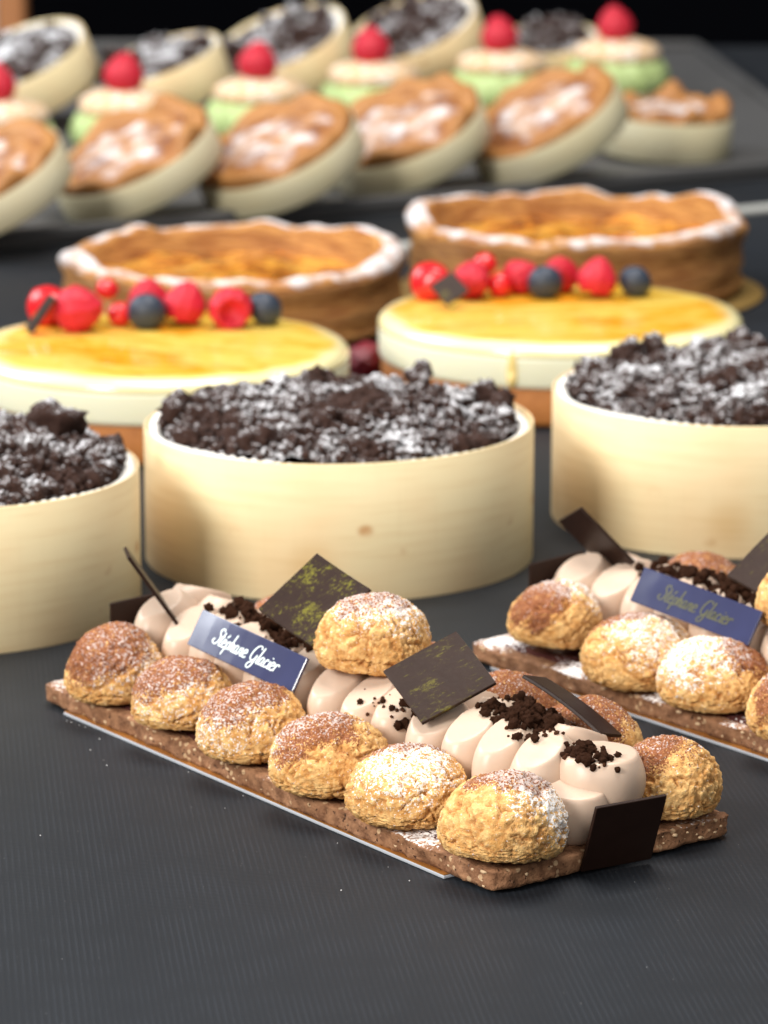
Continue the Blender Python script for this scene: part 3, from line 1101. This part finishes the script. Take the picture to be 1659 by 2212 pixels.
crumble_cake('crumble cake in the right veneer box, cut off by the right edge', (.1525, 1.6576, 0), .080, BH, 23, 240,
             extra=[(-.045, .040, .006, .0075), (-.034, .046, .009, .006), (-.060, .010, .004, .007), (.004, .050, .007, .0075)])


# ------------------------------------------------------------------ cheesecakes
def cheesecake(label, loc, seed, drip=None):
    o = thing('cheesecake', label, 'cake', loc, (0, 0, seed * 1.3), 'caramel topped cheesecakes')
    r = .0905
    fz = lambda p, a, k: p * (1 + .0015 * math.sin(5 * a + seed)) if k else p
    V, Fc = lathe([(0, .0012), (r - .003, .0012), (r - .002, .004), (r - .002, .0185), (r - .003, .0195), (0, .0195)], 96, fz)
    obj('biscuit_base', V, Fc, 'biscuit', o)
    V, Fc = lathe([(0, .0195), (r - .0015, .0195), (r - .0006, .0215), (r - .0004, .0330), (r - .0004, .0346), (0, .0346)], 128)
    obj('cheese_layer', V, Fc, 'cheese', o)
    prof = [(0, .0340), (r - .003, .0340), (r - .0003, .0345), (r - .0003, .0364), (r - .0012, .0382), (r - .0032, .0399), (r - .0065, .0407)]
    prof += [(r * q, .0410) for q in (.90, .82, .72, .6, .48, .36, .24, .12)] + [(0, .0410)]
    V, Fc = lathe(prof, 128, lambda p, a, k: p + Vector((0, 0, .0004 * N(p, 40, seed))) if k > 3 else p)
    ed = [smooth(math.hypot(v.x, v.y) + .004 * N(v, 60, seed), r - .013, r - .001) for v in V]
    obj('caramel_layer', V, Fc, 'caramel', o, attrs=dict(edge=ed))
    if drip is not None:
        V0, F0 = ico(3)
        V = [Vector((n.x * .0016 + (.0016 if n.z < -.4 else 0) * n.x, n.y * .0026 * (1 - .25 * n.z), n.z * .0095)) for n in V0]
        a = drip - seed * 1.3
        obj('drip', V, F0, 'drip_caramel', o, ((r - .0004) * math.cos(a), (r - .0004) * math.sin(a), .0290), (0, 0, a))
    return o


cheesecake('left cheesecake with burnt caramel top and berries along its far edge', (-.1065, 1.836, 0), 2)
cheesecake('right cheesecake with yellow caramel top and an amber drip down its side', (.0872, 1.918, 0), 5, drip=R(-107))


# ------------------------------------------------------------------ berries
def raspberry_mesh(name, seed, mat, hollow=False):
    rnd = random.Random(seed)
    cs = []
    rows = [(-.72, 7), (-.38, 10), (-.02, 11), (.34, 10), (.66, 7), (.92, 3)]
    for z, n in rows:
        for i in range(n):
            a = 2 * math.pi * (i + (.5 if rows.index((z, n)) % 2 else 0)) / n + rnd.uniform(-.06, .06)
            q = math.sqrt(max(0, 1 - z * z))
            cs.append(Vector((q * math.cos(a), q * math.sin(a), z)))
    V0, F0 = ico(4)
    V = []
    for n in V0:
        d = max(n.dot(c) for c in cs)
        ang = math.acos(min(1, d))
        k = 1 + .24 * math.sqrt(max(0, 1 - (ang / .36) ** 2)) if ang < .36 else 1.0
        p = Vector((n.x, n.y, n.z * 1.10)) * (k / 1.22)
        taper = 1 - .36 * max(0, n.z)
        p.x *= taper
        p.y *= taper
        if hollow and n.z < -.72:
            p.z += (-.72 - n.z) * 2.2
        V.append(p)
    return make_mesh(name, V, F0, mat)


RASP = [raspberry_mesh('raspberry', 40 + i, 'rasp', True) for i in range(3)]
V0, F0 = ico(4)
BLUE = make_mesh('blueberry', [Vector((n.x, n.y, n.z * .88 - (.16 * smooth(n.z, .93, .98)) + .06 * smooth(n.z, .84, .92) * (1 - smooth(n.z, .93, .97)))) for n in V0], F0, 'blue')
CURR = make_mesh('redcurrant', [Vector((n.x, n.y, n.z * .95 + .05 * N(n, 2, 1))) for n in V0], F0, 'currant_red')
STRAW = make_mesh('strawberry', [Vector((n.x * (1 - .25 * n.z), n.y * (1 - .25 * n.z), n.z * 1.1)) * (1 + .05 * N(n, 2, 4)) for n in V0], F0, 'currant_red')
DARK = raspberry_mesh('dark_berry', 77, 'dark_berry_red')


def berry(me, nm, label, x, y, z, r, rot=(0, 0, 0), grp=None, sc=None):
    o = link(nm, me, None, (x, y + (.018 if grp in (g1, g2) else 0), z), rot, sc or r)
    tag(o, label, nm.replace('_', ' '), grp)
    return o


T = .0410
g1, g2 = 'berries on the left cheesecake', 'berries on the right cheesecake'
berry(STRAW, 'strawberry', 'glossy red strawberry piece at the left end of the left cheesecake berries', -.1620, 1.862, T + .0095, .0100, (R(70), 0, R(40)), g1)
berry(RASP[0], 'raspberry', 'large raspberry lying beside the chocolate chip on the left cheesecake', -.1470, 1.846, T + .0108, .0118, (R(80), R(20), R(70)), g1)
berry(CURR, 'redcurrant', 'upper small redcurrant on the left cheesecake', -.1345, 1.866, T + .0170, .0055, (0, 0, 0), g1)
berry(CURR, 'redcurrant', 'lower small redcurrant beside the large raspberry on the left cheesecake', -.1280, 1.859, T + .0060, .0062, (0, 0, 1), g1)
berry(BLUE, 'blueberry', 'left blueberry on the left cheesecake', -.1145, 1.853, T + .0082, .0095, (R(-60), R(20), 0), g1)
berry(RASP[1], 'raspberry', 'raspberry half hidden behind the blueberry on the left cheesecake', -.1150, 1.8745, T + .0105, .0105, (R(20), 0, 0), g1)
berry(RASP[2], 'raspberry', 'upright raspberry to the right of the left blueberry, left cheesecake', -.0965, 1.862, T + .0108, .0106, (R(10), R(8), 1), g1)
berry(RASP[0], 'raspberry', 'raspberry showing its hollow end beside the right blueberry, left cheesecake', -.0745, 1.857, T + .0094, .0108, (R(-82), R(0), R(10)), g1)
berry(BLUE, 'blueberry', 'right end blueberry on the left cheesecake', -.0578, 1.864, T + .0078, .0088, (R(-20), R(50), 0), g1)
berry(STRAW, 'strawberry', 'glossy red strawberry piece at the left end of the right cheesecake berries', .0245, 1.930, T + .0095, .0100, (R(70), 0, R(40)), g2)
berry(RASP[1], 'raspberry', 'raspberry right behind the chocolate chip on the right cheesecake', .0445, 1.933, T + .0095, .0097, (R(80), 0, R(30)), g2)
berry(CURR, 'redcurrant', 'upper small redcurrant on the right cheesecake', .0510, 1.945, T + .0155, .0062, (0, 0, 0), g2)
berry(CURR, 'redcurrant', 'lower small redcurrant left of the blueberry on the right cheesecake', .0585, 1.9385, T + .0062, .0066, (0, 0, 2), g2)
berry(RASP[2], 'raspberry', 'raspberry touching the left blueberry on the right cheesecake', .0690, 1.948, T + .0088, .0092, (R(60), 0, R(70)), g2)
berry(BLUE, 'blueberry', 'left blueberry on the right cheesecake', .0812, 1.9345, T + .0080, .0090, (R(-60), R(10), 0), g2)
berry(RASP[0], 'raspberry', 'raspberry half hidden behind the left blueberry of the right cheesecake', .0895, 1.951, T + .0095, .0098, (R(40), 0, 0), g2)
berry(RASP[1], 'raspberry', 'plump raspberry between the two blueberries of the right cheesecake', .1075, 1.9375, T + .0098, .0102, (R(15), 0, 2), g2)
berry(BLUE, 'blueberry', 'right end blueberry on the right cheesecake', .1268, 1.9395, T + .0075, .0085, (R(-30), R(40), 0), g2)
berry(DARK, 'dark_berry', 'dark red berry on the cloth in the gap between the two cheesecakes', -.0085, 1.935, .0115, .0110, (R(70), 0, 0))
for lab, A, E1, E2 in (
        ('small dark chocolate square standing on the left cheesecake beside the berries', (-.1560, 1.838, T + .0195), (-.0114, -.0040, -.0165), (-.0060, .0080, -.0030)),
        ('small dark chocolate diamond leaning on the berries of the right cheesecake', (.0325, 1.914, T + .0185), (.0085, -.0075, -.0085), (-.0085, -.0075, -.0085))):
    m, l1, l2 = frame(A, E1, E2)
    m.translation.y += .018
    V, Fc = slab(l1, l2, .0013, .00025)
    o = obj('chocolate_square', V, Fc, 'gold_choc_light', None, smooth=False)
    o.matrix_world = m
    tag(o, lab, 'chocolate', 'chocolate squares on the cheesecakes')


# ------------------------------------------------------------------ custard flans
def flan(label, loc, rad, h, seed, board=False):
    o = thing('custard_flan', label, 'flan', loc, None, 'custard flans in puff pastry')

    def fn(p, a, k):
        w = 1 + .018 * math.sin(2 * a + seed) + .035 * N((math.cos(a), math.sin(a), 0), 1.6, seed) + .008 * N((math.cos(a) * 3, math.sin(a) * 3, p.z * 90), 1.5, seed)
        top = k in range(9, 17)
        z = p.z
        if k >= 7:
            z += .0085 * N((math.cos(a), math.sin(a), 0), 1.7, seed + 3) + .0035 * N((math.cos(a), math.sin(a), 0), 5, seed + 5) * (1 if top else .6)
        return Vector((p.x * w, p.y * w, z))
    prof = [(0.001, .002), (rad * .97, .002)]
    for i in range(1, 8):
        z = .002 + (h - .006) * i / 8
        prof.append((rad * (.972 + .012 * math.sin(i * 2.1) + .018 * (i % 2)), z))
    tw = .015
    for i in range(0, 9):
        q = math.pi * i / 8
        prof.append((rad - tw / 2 + tw / 2 * math.cos(q) + .001, h - .004 + .0050 * math.sin(q)))
    prof += [(rad - tw - .001, h - .009), (rad - tw - .003, h - .016), (rad - tw - .005, h - .022)]
    V, Fc = lathe(prof, 144, fn)
    sg = [smooth(v.z, h - .0075, h + .001) * .90 if k_ < 144 * 15 else 0 for k_, v in enumerate(V)]
    obj('pastry_shell', V, Fc, 'puff', o, attrs=dict(sugar=sg))

    prof = [(rad * .86, h - .0120)] + [(rad * q, h - .0130 + .0015 * (q * 3 % 1)) for q in (.8, .7, .6, .5, .4, .3, .2, .1)] + [(0, h - .0125)]
    V, Fc = lathe(prof, 120, lambda p, a, k: p + Vector((0, 0, .0042 * N(p, 26, seed) + .0030 * N(p, 70, seed))))
    obj('custard_top', V, Fc, 'custard', o)
    return o


flan('left custard flan with dark burnt spots behind the left cheesecake', (-.082, 2.100, 0), .0945, .040, 3)
flan('right custard flan with tall layered crust behind the right cheesecake', (.108, 2.195, .0016), .0925, .0425, 8)
V, Fc = lathe([(0, 0), (.104, 0), (.1045, .0008), (.104, .0015), (0, .0015)], 96)
tag(obj('cake_board', V, Fc, 'board_gold_dull', None, (.110, 2.193, .0003)), 'round gold board peeking out under the right custard flan', 'cake board', 'thin cake boards')


# ------------------------------------------------------------------ far rows
def tilt(n, yaw=0.0):
    q = Vector((0, 0, 1)).rotation_difference(Vector(n).normalized())
    from mathutils import Quaternion
    return (q @ Quaternion((0, 0, 1), yaw)).to_euler()


def fruit_tart(label, loc, rot, rad, h, seed, jag=0.0, oval=1.0):
    o = thing('sugared_tart', label, 'tart', loc, rot, 'sugar dusted tarts in veneer boxes')

    def fn(p, a, k):
        w = 1 + .015 * N((math.cos(a), math.sin(a), k * .3), 3, seed)
        return Vector((p.x * w, p.y * w * oval, p.z + (.009 + jag) * N((math.cos(a), math.sin(a), 0), 2.5, seed + 2) * (1 if k in (2, 3, 4, 5) else .3)))
    r = rad - .0014
    V, Fc = lathe([(0.001, .0025), (r * .96, .0025), (r, h + .003), (r + .0005, h + .008), (r - .004, h + .0105), (r - .009, h + .007), (r - .014, h + .003)], 72, fn)
    obj('pastry_rim', V, Fc, 'golden', o)
    prof = [(r * .86, h + .002), (r * .74, h + .006), (r * .60, h + .008), (r * .42, h + .0085), (r * .2, h + .0088), (0, h + .009)]
    V, Fc = lathe(prof, 72, lambda p, a, k: p + Vector((0, p.y * (oval - 1), .0035 * N(p, 70, seed) + .002 * N(p, 160, seed))))
    sg = [.74 - .55 * smooth(math.hypot(v.x, v.y), r * .35, r * .85) for v in V]
    obj('sugared_filling', V, Fc, 'sugar_pastry', o, attrs=dict(sugar=sg))
    return o


NB = Vector((-.36, -.25, .90)).normalized()
row = [((-.2430, 2.330), NB, 'at the left edge of the frame'),
       ((-.1575, 2.4209), NB, 'second from the left'),
       ((-.0692, 2.4480), Vector((-.32, -.28, .90)).normalized(), 'third from the left'),
       ((.0115, 2.5353), Vector((-.30, -.30, .90)).normalized(), 'fourth from the left'),
       ((.1027, 2.5683), Vector((-.42, -.26, .88)).normalized(), 'fifth from the left'),
       ((.1938, 2.6871), Vector((.05, -.06, 1)).normalized(), 'rightmost and lying level on the tray')]
for i, ((x, y), n, lab) in enumerate(row):
    rb, hb = (.0535, .0215) if i < 5 else (.0450, .0260)
    n = n.normalized()
    low = hb * n.z + rb * math.sqrt(max(0, 1 - n.z ** 2))
    c = Vector((x, y, .0055 + low)) - n * hb
    e = tilt(n, .4 * i)
    wooden_box('shade-tinted veneer box of a sugared tart, ' + lab, c, rb, hb, 'veneer_shaded', e, 'veneer boxes of the sugared tarts', i)
    fruit_tart('sugar dusted tart in its veneer box, ' + lab, c, e, rb, hb - .004, 50 + i, .006 if i == 5 else 0)

for i, (x, y, lab) in enumerate(((-.2660, 2.840, 'leftmost of the far row'), (-.1700, 2.850, 'second from the left in the far row'),
                                 (-.0800, 2.945, 'third from the left in the far row'), (.0200, 3.030, 'fourth from the left in the far row'),
                                 (.1270, 3.060, 'rightmost of the far row'))):
    rb, hb = .0530, .0300
    n = Vector((-.34, -.30, .90)).normalized() if i != 1 else Vector((-.30, -.16, .94)).normalized()
    if i == 4:
        rb = .040
        n = Vector((-.1, -.2, .97)).normalized()
    low = hb * n.z + rb * math.sqrt(max(0, 1 - n.z ** 2))
    c = Vector((x, y, .0055 + low)) - n * hb
    e = tilt(n, .5 * i)
    wooden_box('veneer box of a small crumble cake, ' + lab, c, rb, hb, 'veneer', e, 'veneer boxes in the far row', i + 3)
    crumble_cake('small sugared chocolate crumble cake, ' + lab, c, rb, hb - .001, 60 + i, 26, (), e, (.004, .008), 'small crumble cakes in the far row', .006, False)

POS = ['leftmost, cut off by the frame', 'second from the left', 'third from the left', 'fourth from the left', 'fifth from the left', 'rightmost']
for i, (x, y) in enumerate(((-.2600, 2.650), (-.1770, 2.705), (-.0870, 2.770), (-.0075, 2.865), (.0880, 2.935), (.1780, 3.005))):
    o = thing('pistachio_cake', 'green pistachio cream cake between biscuits, ' + POS[i], 'cake', (x, y, .0055), None, 'pistachio cakes')
    V, Fc = lathe([(0, .0003), (.034, .0003), (.036, .002), (.035, .0045), (0, .0045)], 48)
    obj('lower_biscuit', V, Fc, 'tan', o)
    fn = lambda p, a, k: Vector((p.x, p.y, p.z)) * 1 + Vector((p.x, p.y, 0)) * (.05 * math.sin(12 * a + k * .9))
    V, Fc = lathe([(.033, .0042), (.0375, .007), (.0390, .014), (.0375, .021), (.0345, .0265), (.030, .0295)], 96, fn)
    obj('pistachio_cream', V, Fc, 'pistachio', o)
    V, Fc = lathe([(0, .0275), (.030, .0275), (.0335, .030), (.0330, .036), (.029, .0395), (.018, .0430), (.008, .0445), (0, .0445)], 64,
                  lambda p, a, k: p + Vector((0, 0, .0016 * N(p, 60, i * 3.0))))
    obj('upper_biscuit', V, Fc, 'tan', o)
    berry(RASP[i % 3], 'raspberry', 'raspberry topping the pistachio cake that is ' + POS[i], x - .002, y - .002, .0055 + .0545, .0142, (R(6 * (i % 3)), R(5), i), 'raspberries on the pistachio cakes')

# ------------------------------------------------------------------ loose icing sugar on the cloth round the near tart
rnd = random.Random(9)
GV, GF = [], []
v1, f1 = ico(1)
for k in range(16):
    a, d = rnd.uniform(0, 1), rnd.random() ** 2
    c = Vector((0.0332 - .5925 * .264 * a - .8056 * (.004 + .09 * d), 1.1529 + .8056 * .264 * a - .5925 * (.004 + .09 * d), .0003))
    q = rnd.uniform(.00010, .00026)
    b0 = len(GV)
    GV += [c + n * q for n in v1]
    GF += [[b0 + i for i in f] for f in f1]
M['grain'] = NT('sugar_grain').set(col=(0.7, 0.7, 0.7), rough=0.8).m
g = obj('sugar_grains', GV, GF, 'grain')
g['kind'] = 'stuff'
tag(g, 'tiny white sugar grains scattered on the dark cloth before the near tart', 'sugar')
